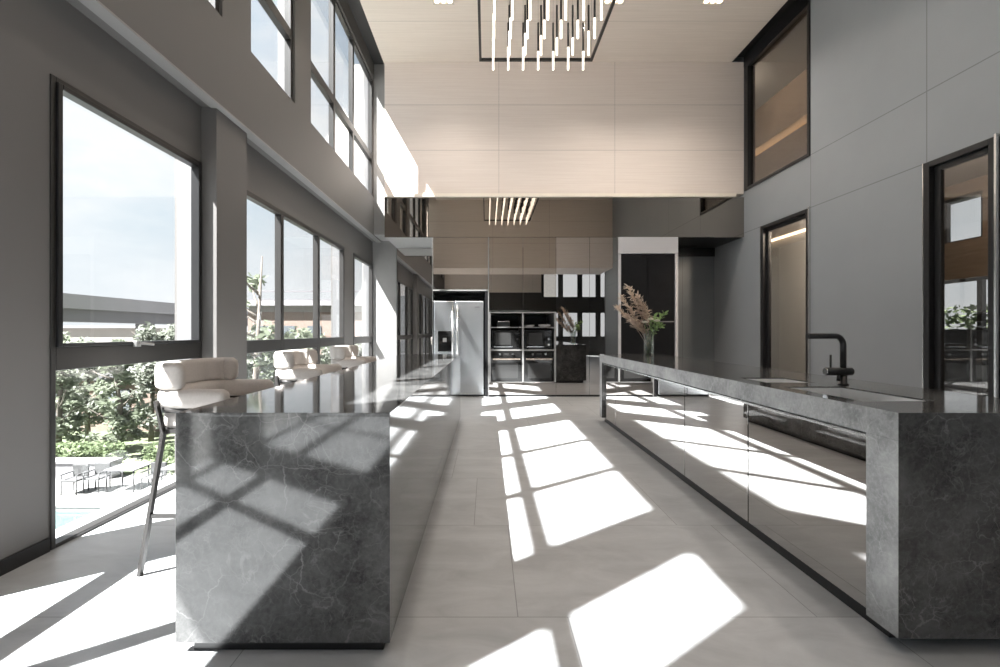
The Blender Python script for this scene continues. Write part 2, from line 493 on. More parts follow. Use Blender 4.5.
# ------------------------------------------------------------------ windows
def window(name, y0, y1, z0, z1, xin, mull=(), trans=(), fw=.055, tw=None, dep=.07, axis='X', xout=None):
    root = struct_root(name, (xin, (y0 + y1) / 2, z0) if axis == 'X' else ((y0 + y1) / 2, xin, z0))
    fr = MB()
    def bx(a, b, c, d):
        if axis == 'X': fr.box(xin - dep, xin + .004, a, b, c, d)
        else: fr.box(a, b, xin - dep, xin + .004, c, d)
    bx(y0, y0 + fw, z0, z1); bx(y1 - fw, y1, z0, z1)
    bx(y0 + fw, y1 - fw, z1 - fw, z1); bx(y0 + fw, y1 - fw, z0, z0 + .022)
    for m_ in mull: bx(m_ - fw * .75, m_ + fw * .75, z0 + .022, z1 - fw)
    for t0, t1 in trans: 
        ed = [y0 + fw] + [q for m_ in mull for q in (m_ - fw * .75, m_ + fw * .75)] + [y1 - fw]
        for k in range(0, len(ed), 2): bx(ed[k], ed[k + 1], t0, t1)
    obj('window_frame', fr, M['frame'], root, bevel=.004)
    ed = [y0 + fw] + [q for m_ in mull for q in (m_ - fw * .75, m_ + fw * .75)] + [y1 - fw]
    zz = [z0 + .022] + [q for t in trans for q in t] + [z1 - fw]
    g = xin - dep * .5
    for k in range(0, len(ed), 2):
        for j in range(0, len(zz), 2):
            pane = B(g - .004, g + .004, ed[k], ed[k + 1], zz[j], zz[j + 1]) if axis == 'X' else B(ed[k], ed[k + 1], g - .004, g + .004, zz[j], zz[j + 1])
            obj('window_pane', pane, M['glass'], root)
    return root

BAR = (.985, 1.115)
window('window_1', *low[3], 0, HEAD, XL + .004, (), (BAR,), fw=.03)
window('window_2', *low[4], 0, HEAD, XL + .004, (5.52, 6.72), (BAR,))
window('window_3', *low[5], 0, HEAD, XL + .004, (), (BAR,))
window('window_4', *low[2], 0, HEAD, XL + .004, (-.28, 1.05), (BAR,))
window('window_5', *low[1], 0, HEAD, XL + .004, (-2.8,), (BAR,))
window('window_6', *low[0], 0, HEAD, XL + .004, (-5.5,), (BAR,))
UB = (4.55, 4.67)
XU = XB - .03
window('window_7', *upp[4], ZSILL, UH, XU, (6.95, 7.94), (UB,))
window('window_8', *upp[3], ZSILL, UH, XU, (), (UB,))
window('window_9', *upp[2], ZSILL, UH, XU, (1.60, 2.72), (UB,))
window('window_10', *upp[1], ZSILL, UH, XU, (), (UB,))
window('window_11', *upp[0], ZSILL, UH, XU, (-5.0, -3.6), (UB,))
k = 12
for a, b in cols[1:]:
    for z0, z1 in ((.95, 2.25), (3.0, 4.6)):
        window('window_%d' % k, a, b, z0, z1, -7.03, (), (), axis='Y'); k += 1
# awning sash, its stay and the handle in the first big window
w1 = bpy.data.objects['window_1']
sa = MB(); ya, yb, za, zb, t = low[3][0] + .03, low[3][1] - .03, BAR[1], HEAD - .03, .03
for bx in ((ya, ya + t, za, zb), (yb - t, yb, za, zb), (ya + t, yb - t, zb - t, zb), (ya + t, yb - t, za, za + t * .7)):
    sa.box(XL - .045, XL + .022, *bx)
obj('window_sash', sa, M['black'], w1, bevel=.004)
hd = MB().box(XL + .02, XL + .05, 3.17, 3.21, 1.10, 1.14)
hd.bar((XL + .045, 3.19, 1.125), (XL + .055, 3.32, 1.112), .018, .016)
obj('window_handle', hd, M['alu'], w1, bevel=.004)

# upper internal window on the right wall
def frame_on_right(name, y0, y1, z0, z1, fw, proud=.02, pane_mat='glass_d', sill=True):
    r = struct_root(name, (XR, (y0 + y1) / 2, z0))
    f = MB()
    f.box(XR - proud, XR + .12, y0, y0 + fw, z0, z1).box(XR - proud, XR + .12, y1 - fw, y1, z0, z1)
    f.box(XR - proud, XR + .12, y0 + fw, y1 - fw, z1 - fw, z1)
    if sill: f.box(XR - proud, XR + .12, y0 + fw, y1 - fw, z0, z0 + fw)
    return r, f, fw
r, f, fw = frame_on_right('window_20', 6.965, 8.725, 3.80, 6.10, .05)
f.box(XR - .02, XR + .12, 8.60, 8.68, 3.85, 6.05)
obj('window_frame', f, M['black'], r, bevel=.004)
obj('window_pane', B(XR + .03, XR + .04, 7.015, 8.60, 3.85, 6.05), M['glass_d'], r)

def glass_door(name, y0, y1, z1):
    r, f, fw = frame_on_right(name, y0 + .02, y1, 0, z1, .06, .025, sill=False)
    obj('door_frame', f, M['black'], r, bevel=.004)
    l = MB(); a, b = y0 + .08, y1 - .06
    l.box(XR + .03, XR + .075, a, a + .055, .012, z1 - .06).box(XR + .03, XR + .075, b - .075, b, .012, z1 - .06)
    l.box(XR + .03, XR + .075, a + .055, b - .075, z1 - .115, z1 - .06).box(XR + .03, XR + .075, a + .055, b - .075, .012, .09)
    obj('door_leaf_frame', l, M['black'], r, bevel=.003)
    obj('door_pane', B(XR + .048, XR + .056, a + .055, b - .075, .09, z1 - .115), M['glass_d'], r)
    obj('metal_edge', B(XR - .035, XR + .01, y0, y0 + .02, 0, z1 + .02), M['bright_edge'], r)
    obj('metal_edge', B(XR - .03, XR + .01, y1, y1 + .012, 0, z1), M['bright_edge'], r)
    return r
glass_door('door_1', 6.95, 8.18, 3.03)
d2 = glass_door('door_2', 4.39, 5.13, 3.03)

# rooms beyond the right wall
struct('ceiling_passage', B(XR + .15, 9.2, 3.0, 13.2, 3.72, 3.80), M['pass_c'])
struct('wall_passage', B(5.75, 5.85, 6.6, 12.99, 0, 3.06), M['pass'])
struct('ceiling_corridor', B(XR + .15, 5.85, 6.6, 12.99, 3.06, 3.10), M['pass_c'])
struct('wall_closing', B(XR + .15, 9.2, 13.0, 13.2, 0, ZT), M['pass'])
struct('wall_closing_near', B(XR + .15, 9.2, 2.9, 3.1, 0, ZT), M['pass'])
w = MB().box(8.0, 8.15, 3.1, 7.62, 2.1, 3.72).box(8.0, 8.15, 8.3, 12.99, 2.1, 3.72)
w.box(8.0, 8.15, 7.62, 8.3, 2.1, 2.74).box(8.0, 8.15, 7.62, 8.3, 3.5, 3.72)
w.box(8.0, 8.15, 3.1, 5.5, 0, 2.1).box(8.0, 8.15, 9.8, 12.99, 0, 2.1)
struct('wall_timber', w, M['wood'])
window('window_21', 5.5, 9.8, 0, 2.1, 8.1, (6.6, 7.7, 8.75), ((.95, 1.0),))
window('window_22', 7.62, 8.3, 2.74, 3.5, 8.1)
led = obj('led_strip', B(5.71, 5.748, 6.7, 12.9, 3.02, 3.058), M['led']); tag(led, 'warm light strip along the passage ceiling behind the narrower far door', 'light')
def fill_lamp(x, y, z, p, label, col=(1, .86, .70)):  # made-up lamp, added to brighten a room behind the glass
    t = thing('added_fill_light', label, 'ceiling light', (x, y, z))
    obj('trim_ring', MB().lathe([(.045, -.012), (.06, -.012), (.06, 0), (.045, 0), (.045, -.012)], (x, y, z), 20), M['white_trim'], t)
    obj('lamp', MB().lathe([(0, -.006), (.044, -.006)], (x, y, z), 20), M['lamp'], t)
    l = bpy.data.lights.new('added_fill_lamp', 'POINT'); l.energy = p; l.color = col; l.shadow_soft_size = .05
    o = bpy.data.objects.new('added_fill_lamp', l); COL.objects.link(o); o.parent = t; o.location = (0, 0, -.08)
fill_lamp(5.02, 7.1, 3.06, 130, 'added fill light in the passage behind the narrower far door')
fill_lamp(6.4, 6.4, 3.72, 45, 'added fill light in the timber room behind the near glass door')
fill_lamp(5.02, 9.9, 6.40, 32, 'added fill light in the loft room behind the high window')
# loft room seen through the high window
struct('ceiling_loft', B(XR + .16, 6.6, 6.0, 12.99, 6.40, 6.45), M['pass_c'])
struct('wall_loft', B(6.6, 6.7, 6.2, 12.99, 3.80, ZT), M['pass'])
cab = thing('wall_cabinet', 'brown wooden wall cabinets seen through the high internal window', 'cabinet', (6.5, 9.5, 3.8))
obj('cabinet_body', B(6.30, 6.6, 6.8, 12.95, 3.80, 5.32), M['wood_cab'], cab, bevel=.004)
obj('upper_cabinet', B(6.30, 6.6, 6.8, 12.95, 5.50, 6.39), M['wood_cab'], cab, bevel=.004)
led = obj('led_strip', B(6.50, 6.598, 6.8, 12.95, 5.36, 5.42), M['led']); tag(led, 'warm light strip above the wooden cabinets behind the high window', 'light')

# ------------------------------------------------------------------ left island
def island_left():
    x0, x1, y0, y1 = -1.157, -.361, 1.753, 6.40
    t = thing('kitchen_island', 'dark marble bar island by the windows with three stools', 'island', ((x0 + x1) / 2, (y0 + y1) / 2, 0))
    obj('worktop', B(x0, x1, y0, y1, .888, .90), M['marble'], t, bevel=.001)
    obj('end_panel', B(x0, x1, y0, y0 + .03, .045, .888), M['marble'], t, bevel=.001)
    obj('end_panel', B(x0, x1, y1 - .03, y1, .045, .888), M['marble'], t, bevel=.001)
    obj('side_panel', B(x1 - .03, x1, y0 + .03, y1 - .03, .045, .888), M['marble'], t, bevel=.001)
    obj('back_panel', B(x0 + .05, x0 + .08, y0 + .03, y1 - .03, .045, .888), M['marble'], t)
    obj('plinth', B(x0 + .05, x1 - .03, y0 + .03, y1 - .06, 0, .045), M['black'], t)
island_left()

# ------------------------------------------------------------------ right island with sinks
SK = [(1.63, 1.95, 2.05, 2.60), (1.66, 1.95, 2.80, 3.10)]
def island_right():
    x0, x1, y0, y1 = 1.528, 2.335, 1.753, 6.40
    t = thing('kitchen_island', 'mirror fronted marble island with sinks and black tap', 'island', ((x0 + x1) / 2, (y0 + y1) / 2, 0))
    w = MB()
    xs = sorted({x0, x1} | {q for s in SK for q in s[:2]}); ys = sorted({y0, y1} | {q for s in SK for q in s[2:]})
    vid = {}
    def V(x, y_, z):
        return vid.setdefault((x, y_, z), len(vid))
    fs = []; z0, z1 = .795, .90
    def hole(i, j):
        if i < 0 or j < 0 or i >= len(xs) - 1 or j >= len(ys) - 1: return True
        cx, cy = (xs[i] + xs[i + 1]) / 2, (ys[j] + ys[j + 1]) / 2
        return any(s[0] < cx < s[1] and s[2] < cy < s[3] for s in SK)
    for i in range(len(xs) - 1):
        for j in range(len(ys) - 1):
            if hole(i, j): continue
            a, b, c, d = xs[i], xs[i + 1], ys[j], ys[j + 1]
            fs.append((V(a, c, z1), V(b, c, z1), V(b, d, z1), V(a, d, z1)))
            fs.append((V(a, c, z0), V(a, d, z0), V(b, d, z0), V(b, c, z0)))
            if hole(i - 1, j): fs.append((V(a, c, z0), V(a, c, z1), V(a, d, z1), V(a, d, z0)))
            if hole(i + 1, j): fs.append((V(b, c, z0), V(b, d, z0), V(b, d, z1), V(b, c, z1)))
            if hole(i, j - 1): fs.append((V(a, c, z0), V(b, c, z0), V(b, c, z1), V(a, c, z1)))
            if hole(i, j + 1): fs.append((V(a, d, z0), V(a, d, z1), V(b, d, z1), V(b, d, z0)))
    w.add(list(vid.keys()), fs)
    def daylit_side(o):  # window-facing faces get the paler copy with daylight painted in
        o.data.materials.append(M['marble_daylit'])
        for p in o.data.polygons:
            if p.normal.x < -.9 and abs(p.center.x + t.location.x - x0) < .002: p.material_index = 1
    daylit_side(obj('worktop', w, M['marble_r'], t, bevel=.0012))
    daylit_side(obj('end_panel', B(x0, x1, y0, y0 + .15, .06, .795), M['marble_r'], t, bevel=.0012))
    daylit_side(obj('end_panel', B(x0, x1, y1 - .12, y1, .06, .795), M['marble_r'], t, bevel=.0012))
    js = [y0 + .15, 2.817, 3.72, 5.72, y1 - .12]
    for a, b in zip(js, js[1:]):
        obj('mirror_door', B(x0 + .03, x0 + .05, a + .005, b - .005, .065, .768), M['mirror_i'], t, bevel=.001)
    obj('top_rail', B(x0 + .008, x0 + .05, y0 + .15, y1 - .12, .774, .786), M['bright_edge'], t)
    obj('side_rail', B(x0 + .008, x0 + .05, y0 + .1505, y0 + .155, .065, .774), M['bright_edge'], t)
    obj('back_panel', B(x1 - .05, x1 - .02, y0 + .15, y1 - .12, .06, .795), M['marble_r'], t)
    obj('cabinet_floor', B(x0 + .05, x1 - .05, y0 + .15, y1 - .12, .065, .085), M['black'], t)
    obj('plinth', B(x0 + .052, x1 - .06, y0 + .10, y1 - .06, 0, .06), M['black'], t)
island_right()

def sink(s, depth, label):
    x0, x1, y0, y1 = s
    t = thing('kitchen_sink', label, 'sink', ((x0 + x1) / 2, (y0 + y1) / 2, .90 - depth))
    zt, zb, e = .893, .90 - depth, .012
    b = MB()
    b.box(x0, x0 + .004, y0, y1, zb, zt).box(x1 - .004, x1, y0, y1, zb, zt)
    b.box(x0 + .004, x1 - .004, y0, y0 + .004, zb, zt).box(x0 + .004, x1 - .004, y1 - .004, y1, zb, zt)
    b.box(x0 + .004, x1 - .004, y0 + .004, y1 - .004, zb, zb + .004)
    obj('basin', b, M['sink'], t)
    c = ((x0 + x1) / 2, (y0 + y1) / 2, zb + .004)
    obj('drain', MB().lathe([(.0, .006), (.028, .006), (.042, .003), (.045, 0)], c, 24), M['chrome'], t)
    if depth > .15:
        g = MB()
        g.box(x0 + .004, x1 - .004, y0 + .10, y0 + .112, zt - .03, zt - .024)
        obj('drain_ledge', B(x0 + .004, x1 - .004, y0 + .004, y0 + .30, zt - .05, zt - .044), M['sink'], t)
sink(SK[0], .18, 'larger steel sink basin with draining ledge, nearer the marble end')
sink(SK[1], .14, 'smaller square steel sink basin beyond the black tap')

def faucet():
    x, y, z = 2.03, 2.69, .90
    t = thing('kitchen_faucet', 'matte black angular kitchen tap beside the larger sink', 'tap', (x, y, z))
    obj('base', MB().lathe([(.0, .0), (.027, .0), (.027, .006), (.019, .008), (.019, .052), (0, .052)], (x, y, z), 20), M['black'], t)
    obj('mixer_body', MB().tube([(x - .098, y, z + .075), (x + .045, y, z + .075), (x + .052, y, z + .075)], [.023, .023, .018], 20), M['black'], t)
    obj('cap', MB().tube([(x - .104, y, z + .075), (x - .097, y, z + .075)], .020, 20), M['chrome'], t)
    obj('lever', MB().tube([(x - .072, y, z + .095), (x - .072, y, z + .17)], .0055, 10), M['black'], t)
    d = Vector((-.25, -.05, 0)).normalized(); p = Vector((x, y, 0)); pts = [(x, y, z + .095), (x, y, z + .222)]
    r = .055
    for i in range(1, 9):
        a = math.pi / 2 * i / 8
        q = p + d * (r * (1 - math.cos(a))); pts.append((q.x, q.y, z + .222 + r * math.sin(a)))
    q = p + d * .235; pts.append((q.x, q.y, z + .277))
    obj('spout', MB().tube(pts, .0155, 16), M['black'], t)
    q2 = p + d * .243
    obj('aerator', MB().tube([(q.x, q.y, z + .277), (q2.x, q2.y, z + .277)], .0105, 14), M['black'], t)
    obj('spray_head', MB().tube([(x - .03, y - .005, z + .055), (x - .036, y - .01, z + .022)], [.008, .010], 12), M['black'], t)
faucet()

# ------------------------------------------------------------------ bar stools
def rprof(w, h, r, n=4):
    pts = []
    for cx, cy, a0 in ((w / 2 - r, h / 2 - r, 0), (-w / 2 + r, h / 2 - r, 90), (-w / 2 + r, -h / 2 + r, 180), (w / 2 - r, -h / 2 + r, 270)):
        for i in range(n + 1):
            a = math.radians(a0 + 90 * i / n); pts.append((cx + r * math.cos(a), cy + r * math.sin(a)))
    return pts

def ucurve(front, back, half, r, n=8, z=0):
    """Plan U open towards +x: arms run to x=front, back at x=back."""
    p = [(front, -half, z), ((front + back) / 2, -half, z), (back + r, -half, z)]
    for i in range(1, n):
        a = math.pi / 2 * i / n; p.append((back + r - r * math.sin(a), -half + r - r * math.cos(a), z))
    p.append((back, -half + r, z)); p.append((back, 0, z)); p.append((back, half - r, z))
    for i in range(1, n):
        a = math.pi / 2 * i / n; p.append((back + r - r * math.cos(a), half - r + r * math.sin(a), z))
    p += [(back + r, half, z), ((front + back) / 2, half, z), (front, half, z)]
    return p

def loc_path(p, o): return [(o[0] + a, o[1] + b, o[2] + c) for a, b, c in p]

def make_stool(x, y, label):
    o = (x, y, 0)
    t = thing('bar_stool', label, 'stool', (x, y, 0), 'cream bar stools along the marble island')
    seat = MB()
    pr = []
    def superr(h, k, z):
        return [(x + .0 + (k * h[0]) * math.copysign(abs(math.cos(a)) ** .36, math.cos(a)),
                 y + (k * h[1]) * math.copysign(abs(math.sin(a)) ** .36, math.sin(a)), z) for a in [2 * math.pi * i / 32 for i in range(32)]]
    rings = [superr((.225, .24), k, z) for k, z in ((.0, .716), (.95, .716), (1.0, .73), (1.0, .785), (.96, .803), (.85, .810), (0, .812))]
    v = [q for r_ in rings for q in r_]; f = []
    for i in range(len(rings) - 1):
        for k in range(32): f.append((i * 32 + k, i * 32 + (k + 1) % 32, (i + 1) * 32 + (k + 1) % 32, (i + 1) * 32 + k))
    seat.add(v, f, True); obj('seat', seat, M['fabric'], t)
    # lower band that turns into the two arms
    def capped(path, w_, h_, r_):
        mb = MB(); n = len(path); prof = rprof(w_, h_, r_, 5)
        P = [Vector(p) for p in path]
        d0 = (P[0] - P[1]).normalized(); d1 = (P[-1] - P[-2]).normalized()
        full = [(P[0] + d0 * .028, .45), (P[0] + d0 * .020, .8)] + [(p, 1.0) for p in P] + [(P[-1] + d1 * .020, .8), (P[-1] + d1 * .028, .45)]
        vv = []; ff = []; m_ = len(prof)
        for i, (p, k_) in enumerate(full):
            a = full[max(i - 1, 0)][0]; b = full[min(i + 1, len(full) - 1)][0]
            tt = (b - a); tt.z = 0; tt.normalize(); nn = Vector((tt.y, -tt.x, 0))
            for ox, oz in prof: vv.append(p + nn * ox * k_ + Vector((0, 0, oz * k_)))
        for i in range(len(full) - 1):
            for q in range(m_): ff.append((i * m_ + q, i * m_ + (q + 1) % m_, (i + 1) * m_ + (q + 1) % m_, (i + 1) * m_ + q))
        ff.append(tuple(range(m_))[::-1]); ff.append(tuple((len(full) - 1) * m_ + q for q in range(m_)))
        mb.add(vv, ff, True); return mb
    arm = capped(loc_path(ucurve(.115, -.225, .245, .13, z=.866), o), .075, .098, .034)
    obj('arm_band', arm, M['fabric'], t)
    back = capped(loc_path(ucurve(-.10, -.240, .250, .12, z=.978), o), .06, .136, .026)
    obj('backrest', back, M['fabric'], t)
    # steel frame
    fr = MB()
    fr.sweep(loc_path(ucurve(.10, -.245, .262, .14, z=.810), o), [(-.006, -.012), (.006, -.012), (.006, .012), (-.006, .012)])
    obj('arm_rail', fr, M['stool_metal'], t)
    sf = MB()
    for a, b in (((-.19, -.235), (.17, -.235)), ((-.19, .235), (.17, .235)), ((-.19, -.235), (-.19, .235)), ((.17, -.235), (.17, .235))):
        sf.bar((x + a[0], y + a[1], .703), (x + b[0], y + b[1], .703), .02, .022)
    obj('seat_frame', sf, M['stool_metal'], t)
    for sy in (-1, 1):
        l = MB()
        l.bar((x - .275, y + sy * .275, 0), (x - .175, y + sy * .25, .705), .026, .016)
        l.bar((x - .175, y + sy * .25, .695), (x - .20, y + sy * .268, .86), .026, .012)
        obj('leg', l, M['stool_metal'], t)
        l = MB(); l.bar((x + .215, y + sy * .265, 0), (x + .165, y + sy * .245, .71), .026, .016)
        obj('leg', l, M['stool_metal'], t)
        l = MB(); l.bar((x - .234, y + sy * .2645, .29), (x + .194, y + sy * .2575, .29), .018, .018)
        obj('stretcher', l, M['stool_metal'], t)
    obj('footrest', MB().bar((x + .195, y - .255, .26), (x + .195, y + .255, .26), .022, .022), M['stool_metal'], t)
    return t
st = make_stool(-1.435, 2.60, 'cream upholstered bar stool nearest the camera, in front of the first window')
copy_tree(st, (-1.435, 3.94, 0), 'cream bar stool second from the near end of the island')
copy_tree(st, (-1.435, 5.27, 0), 'cream bar stool farthest from the camera, nearest the end pier')

# ------------------------------------------------------------------ tall units on the far wall
YB = D2 - .05
def far_units():
    # refrigerator housing
    xa, xb = -1.0, .037
    t = thing('refrigerator_housing', 'mirrored tall housing around the steel refrigerator', 'cabinet', ((xa + xb) / 2, (D1 + YB) / 2, 0))
    obj('side_panel', B(xa - .015, xa, D1, YB, 0, 2.955), M['bright_edge'], t)
    obj('side_panel', B(xb - .075, xb - .02, D1 + .004, YB, 0, 1.955), M['blk_matte'], t)
    obj('side_panel', B(xb - .018, xb, D1, YB, 0, 2.955), M['alu'], t)
    obj('top_panel', B(xa, xb - .02, D1, YB, 1.965, 1.985), M['alu'], t)
    obj('upper_door', B(xa + .003, xb - .02, D1, D1 + .02, 1.99, 2.955), M['mirror_b'], t, bevel=.001)
    obj('back_panel', B(xa, xb - .02, YB - .02, YB, 0, 1.96), M['black'], t)
    # refrigerator
    f = thing('refrigerator', 'stainless steel side by side refrigerator with water dispenser', 'refrigerator', (-.52, D1 + .35, 0))
    fx0, fx1, fs = -.985, -.062, -.595
    obj('body', B(fx0 + .005, fx1 - .005, D1 + .07, D1 + .72, .03, 1.765), M['black'], f)
    obj('toe_grille', B(fx0 + .01, fx1 - .01, D1 + .05, D1 + .07, .012, .07), M['black'], f)
    dl = obj('left_door', B(fx0, fs - .004, D1 + .005, D1 + .065, .035, 1.775), M['steel'], f, bevel=.012)
    dr = obj('right_door', B(fs + .004, fx1, D1 + .005, D1 + .065, .035, 1.775), M['steel'], f, bevel=.012)
    for d_, hx in ((dl, fs - .045), (dr, fs + .045)):
        h = MB().tube([(hx, D1 - .035, .42), (hx, D1 - .035, 1.70)], .013, 12)
        h.tube([(hx, D1 - .035, .47), (hx, D1 + .012, .47)], .009, 8).tube([(hx, D1 - .035, 1.65), (hx, D1 + .012, 1.65)], .009, 8)
        obj('door_handle', h, M['bright_edge'], d_)
    dp = MB(); dx0, dx1 = ux(438, D1), ux(451.5, D1)
    dp.box(dx0, dx1, D1 - .006, D1 + .004, vz(351.5, D1), vz(331, D1))
    dsp = obj('water_dispenser', dp, M['blk_glass'], dl, bevel=.006)
    obj('dispenser_cradle', B((dx0 + dx1) / 2 - .035, (dx0 + dx1) / 2 + .035, D1 - .012, D1 - .0062, vz(342, D1), vz(338, D1)), M['alu'], dsp)
    obj('badge', B(-.22, -.14, D1 + .001, D1 + .0045, 1.65, 1.665), M['chrome'], dr)
    # oven tower
    xa, xm, xb = .037, .667, 1.28
    t = thing('oven_tower', 'tall unit with open shelves for ovens and microwaves', 'cabinet', ((xa + xb) / 2, (D1 + YB) / 2, 0))
    z0, z1, z2, z3 = .27, .876, 1.293, 1.575
    fr = MB()
    for a, b in ((xa + .002, xa + .032), (xm - .016, xm + .016), (xb - .034, xb - .002)):
        fr.box(a, b, D1 - .004, YB - .02, z0, z3)
    obj('upright_frame', fr, M['alu'], t)
    for za in (z1, z2, z3):
        for a, b in ((xa + .032, xm - .016), (xm + .016, xb - .034)):
            obj('shelf', B(a, b, D1 - .003, YB - .02, za - (.022 if za != z2 else .010), za), M['alu'], t)
    for a, b in ((xa + .032, xm - .016), (xm + .016, xb - .034)):
        obj('shelf', B(a, b, D1, YB - .02, z0 - .006, z0 + .006), M['alu'], t)
    obj('back_panel', B(xa, xb, YB - .02, YB, 0, 2.955), M['blk_matte'], t)
    obj('upper_door', B(xa + .003, xm - .002, D1, D1 + .02, z3 + .02, 2.955), M['mirror_b'], t, bevel=.001)
    obj('upper_door', B(xm + .002, xb - .002, D1, D1 + .02, z3 + .02, 2.955), M['mirror_b'], t, bevel=.001)
    obj('base_drawer', B(xa + .003, xm - .002, D1, D1 + .02, .035, z0 - .008), M['mirror_c'], t, bevel=.001)
    obj('base_drawer', B(xm + .002, xb - .002, D1, D1 + .02, .035, z0 - .008), M['mirror_c'], t, bevel=.001)
    obj('plinth', B(xa, xb, D1 + .02, YB - .02, 0, .03), M['black'], t)
    # mirrored larder
    t = thing('larder_cupboard', 'smoked mirror larder doors right of the ovens', 'cabinet', (1.85, (D1 + YB) / 2, 0))
    for a, b in ((1.282, 1.90), (1.904, 2.425)):
        obj('mirror_door', B(a, b, D1, D1 + .02, .035, 2.955), M['mirror_c'], t, bevel=.001)
    obj('carcass', B(1.285, 2.42, D1 + .02, YB, .03, 2.955), M['blk_matte'], t)
    obj('plinth', B(1.285, 2.42, D1 + .03, YB, 0, .03), M['black'], t)
    # ovens and microwaves
    def oven(x0, x1, label):
        o = thing('oven', label, 'oven', ((x0 + x1) / 2, D1 + .25, z0 + .006))
        obj('body', B(x0 + .01, x1 - .01, D1 + .03, D1 + .55, z0 + .008, z1 - .026), M['black'], o)
        dr = obj('door', B(x0 + .004, x1 - .004, D1 - .002, D1 + .03, z0 + .01, z1 - .15), M['blk_glass'], o, bevel=.003)
        obj('door_window', B(x0 + .07, x1 - .07, D1 - .004, D1 - .0022, z0 + .07, z1 - .25), M['dark_gl'], dr)
        h = MB().box(x0 + .035, x1 - .035, D1 - .045, D1 - .03, z1 - .19, z1 - .165)
        h.box(x0 + .06, x0 + .075, D1 - .03, D1 - .002, z1 - .185, z1 - .17).box(x1 - .075, x1 - .06, D1 - .03, D1 - .002, z1 - .185, z1 - .17)
        obj('door_handle', h, M['copper'], dr, bevel=.003)
        cp = obj('control_panel', B(x0 + .004, x1 - .004, D1 - .002, D1 + .03, z1 - .145, z1 - .026), M['blk_glass'], o, bevel=.003)
        cx = (x0 + x1) / 2
        for s in (-1, 1):
            obj('knob', MB().tube([(cx + s * .12, D1 - .028, z1 - .085), (cx + s * .12, D1 - .002, z1 - .085)], .02, 18), M['chrome'], cp)
        obj('display', B(cx - .05, cx + .05, D1 - .004, D1 - .0022, z1 - .105, z1 - .07), M['dark_gl'], cp)
    oven(xa + .034, xm - .018, 'built in black oven in the left column, below the shelf microwave')
    oven(xm + .018, xb - .036, 'built in black oven in the right column beside the larder mirror')
    def microwave(x0, x1, label):
        zz, zt = z1 + .002, z2 - .06
        o = thing('microwave', label, 'microwave', ((x0 + x1) / 2, D1 + .25, zz))
        obj('body', B(x0, x1, D1 + .05, D1 + .42, zz + .012, zt), M['black'], o, bevel=.005)
        for sx in (x0 + .04, x1 - .06):
            for sy in (D1 + .08, D1 + .37):
                obj('foot', B(sx, sx + .02, sy, sy + .02, zz, zz + .013), M['black'], o)
        d = obj('door', B(x0 + .004, x1 - .125, D1 + .03, D1 + .05, zz + .02, zt - .008), M['blk_glass'], o, bevel=.003)
        obj('door_window', B(x0 + .06, x1 - .18, D1 + .028, D1 + .0298, zz + .085, zt - .05), M['dark_gl'], d)
        obj('door_trim', B(x0 + .03, x1 - .15, D1 + .0275, D1 + .0298, zz + .035, zz + .055), M['steel'], d)
        c = obj('control_panel', B(x1 - .12, x1 - .004, D1 + .03, D1 + .05, zz + .02, zt - .008), M['blk_glass'], o, bevel=.003)
        obj('display', B(x1 - .10, x1 - .025, D1 + .028, D1 + .0298, zt - .075, zt - .045), M['dark_gl'], c)
        for zk in (zz + .19, zz + .085):
            obj('knob', MB().tube([(x1 - .062, D1 + .008, zk), (x1 - .062, D1 + .03, zk)], .021, 18), M['chrome'], c)
    microwave(xa + .06, xm - .04, 'black microwave on the left column shelf beside the refrigerator')
    microwave(xm + .045, xb - .07, 'black microwave in the right column under the white dishes')
    # small things on the top shelf
    zz = z2 + .001
    o = thing('toaster', 'small chrome edged toaster on the top left shelf', 'toaster', (.30, D1 + .18, zz))
    obj('body', B(.19, .43, D1 + .10, D1 + .26, zz + .012, zz + .10), M['black'], o, bevel=.015)
    obj('top_plate', B(.20, .42, D1 + .11, D1 + .25, zz + .10, zz + .108), M['chrome'], o, bevel=.003)
    obj('base', B(.185, .435, D1 + .095, D1 + .265, zz, zz + .012), M['chrome'], o)
    for cx, r_, n_, lab in ((.80, .10, 3, 'shorter stack of white plates on the top right shelf'), (1.09, .12, 4, 'wider stack of white plates nearer the larder mirror')):
        for q in range(n_):
            z_ = zz + q * .009
            p = obj('plate', MB().lathe([(0, .002), (r_ * .55, .002), (r_ * .6, 0), (r_ * .66, .004), (r_, .018), (r_ * .99, .021), (r_ * .64, .008), (0, .006)], (cx, D1 + .2, z_), 28), M['white_cer'])
            pos = ['lowest plate', 'second plate from the bottom', 'third plate from the bottom', 'topmost plate'][q if q < n_ - 1 else 3]
            tag(p, '%s of the %s' % (pos, 'narrow white stack on the top right shelf' if n_ == 3 else 'wide white stack nearest the larder mirror'), 'plate', 'white plates on the top shelf')
    # grey framed dark cupboard
    xa, xb = 2.432, 3.54
    t = thing('display_cupboard', 'grey framed tall cupboard with two black doors behind the flowers', 'cabinet', ((xa + xb) / 2, (D1 + YB) / 2, 0))
    fr = MB().box(xa, xa + .05, D1 - .012, D1 + .03, 0, 2.65).box(xb - .05, xb, D1 - .012, YB, 0, 2.65)
    obj('door_surround', fr, M['grey_lac'], t, bevel=.002)
    obj('top_panel', B(xa, xb, D1 - .012, YB, 2.655, 2.958), M['grey_lac'], t, bevel=.002)
    xm = (xa + xb) / 2
    for a, b in ((xa + .06, xm - .004), (xm + .004, xb - .06)):
        d = MB().box(a, b, D1 + .016, D1 + .034, .04, 2.645)
        for q in range(9): 
            zq = .12 + q * .28
            d.box(a + .01, b - .01, D1 + .012, D1 + .016, zq, zq + .272)
        obj('door', d, M['blk_matte'], t)
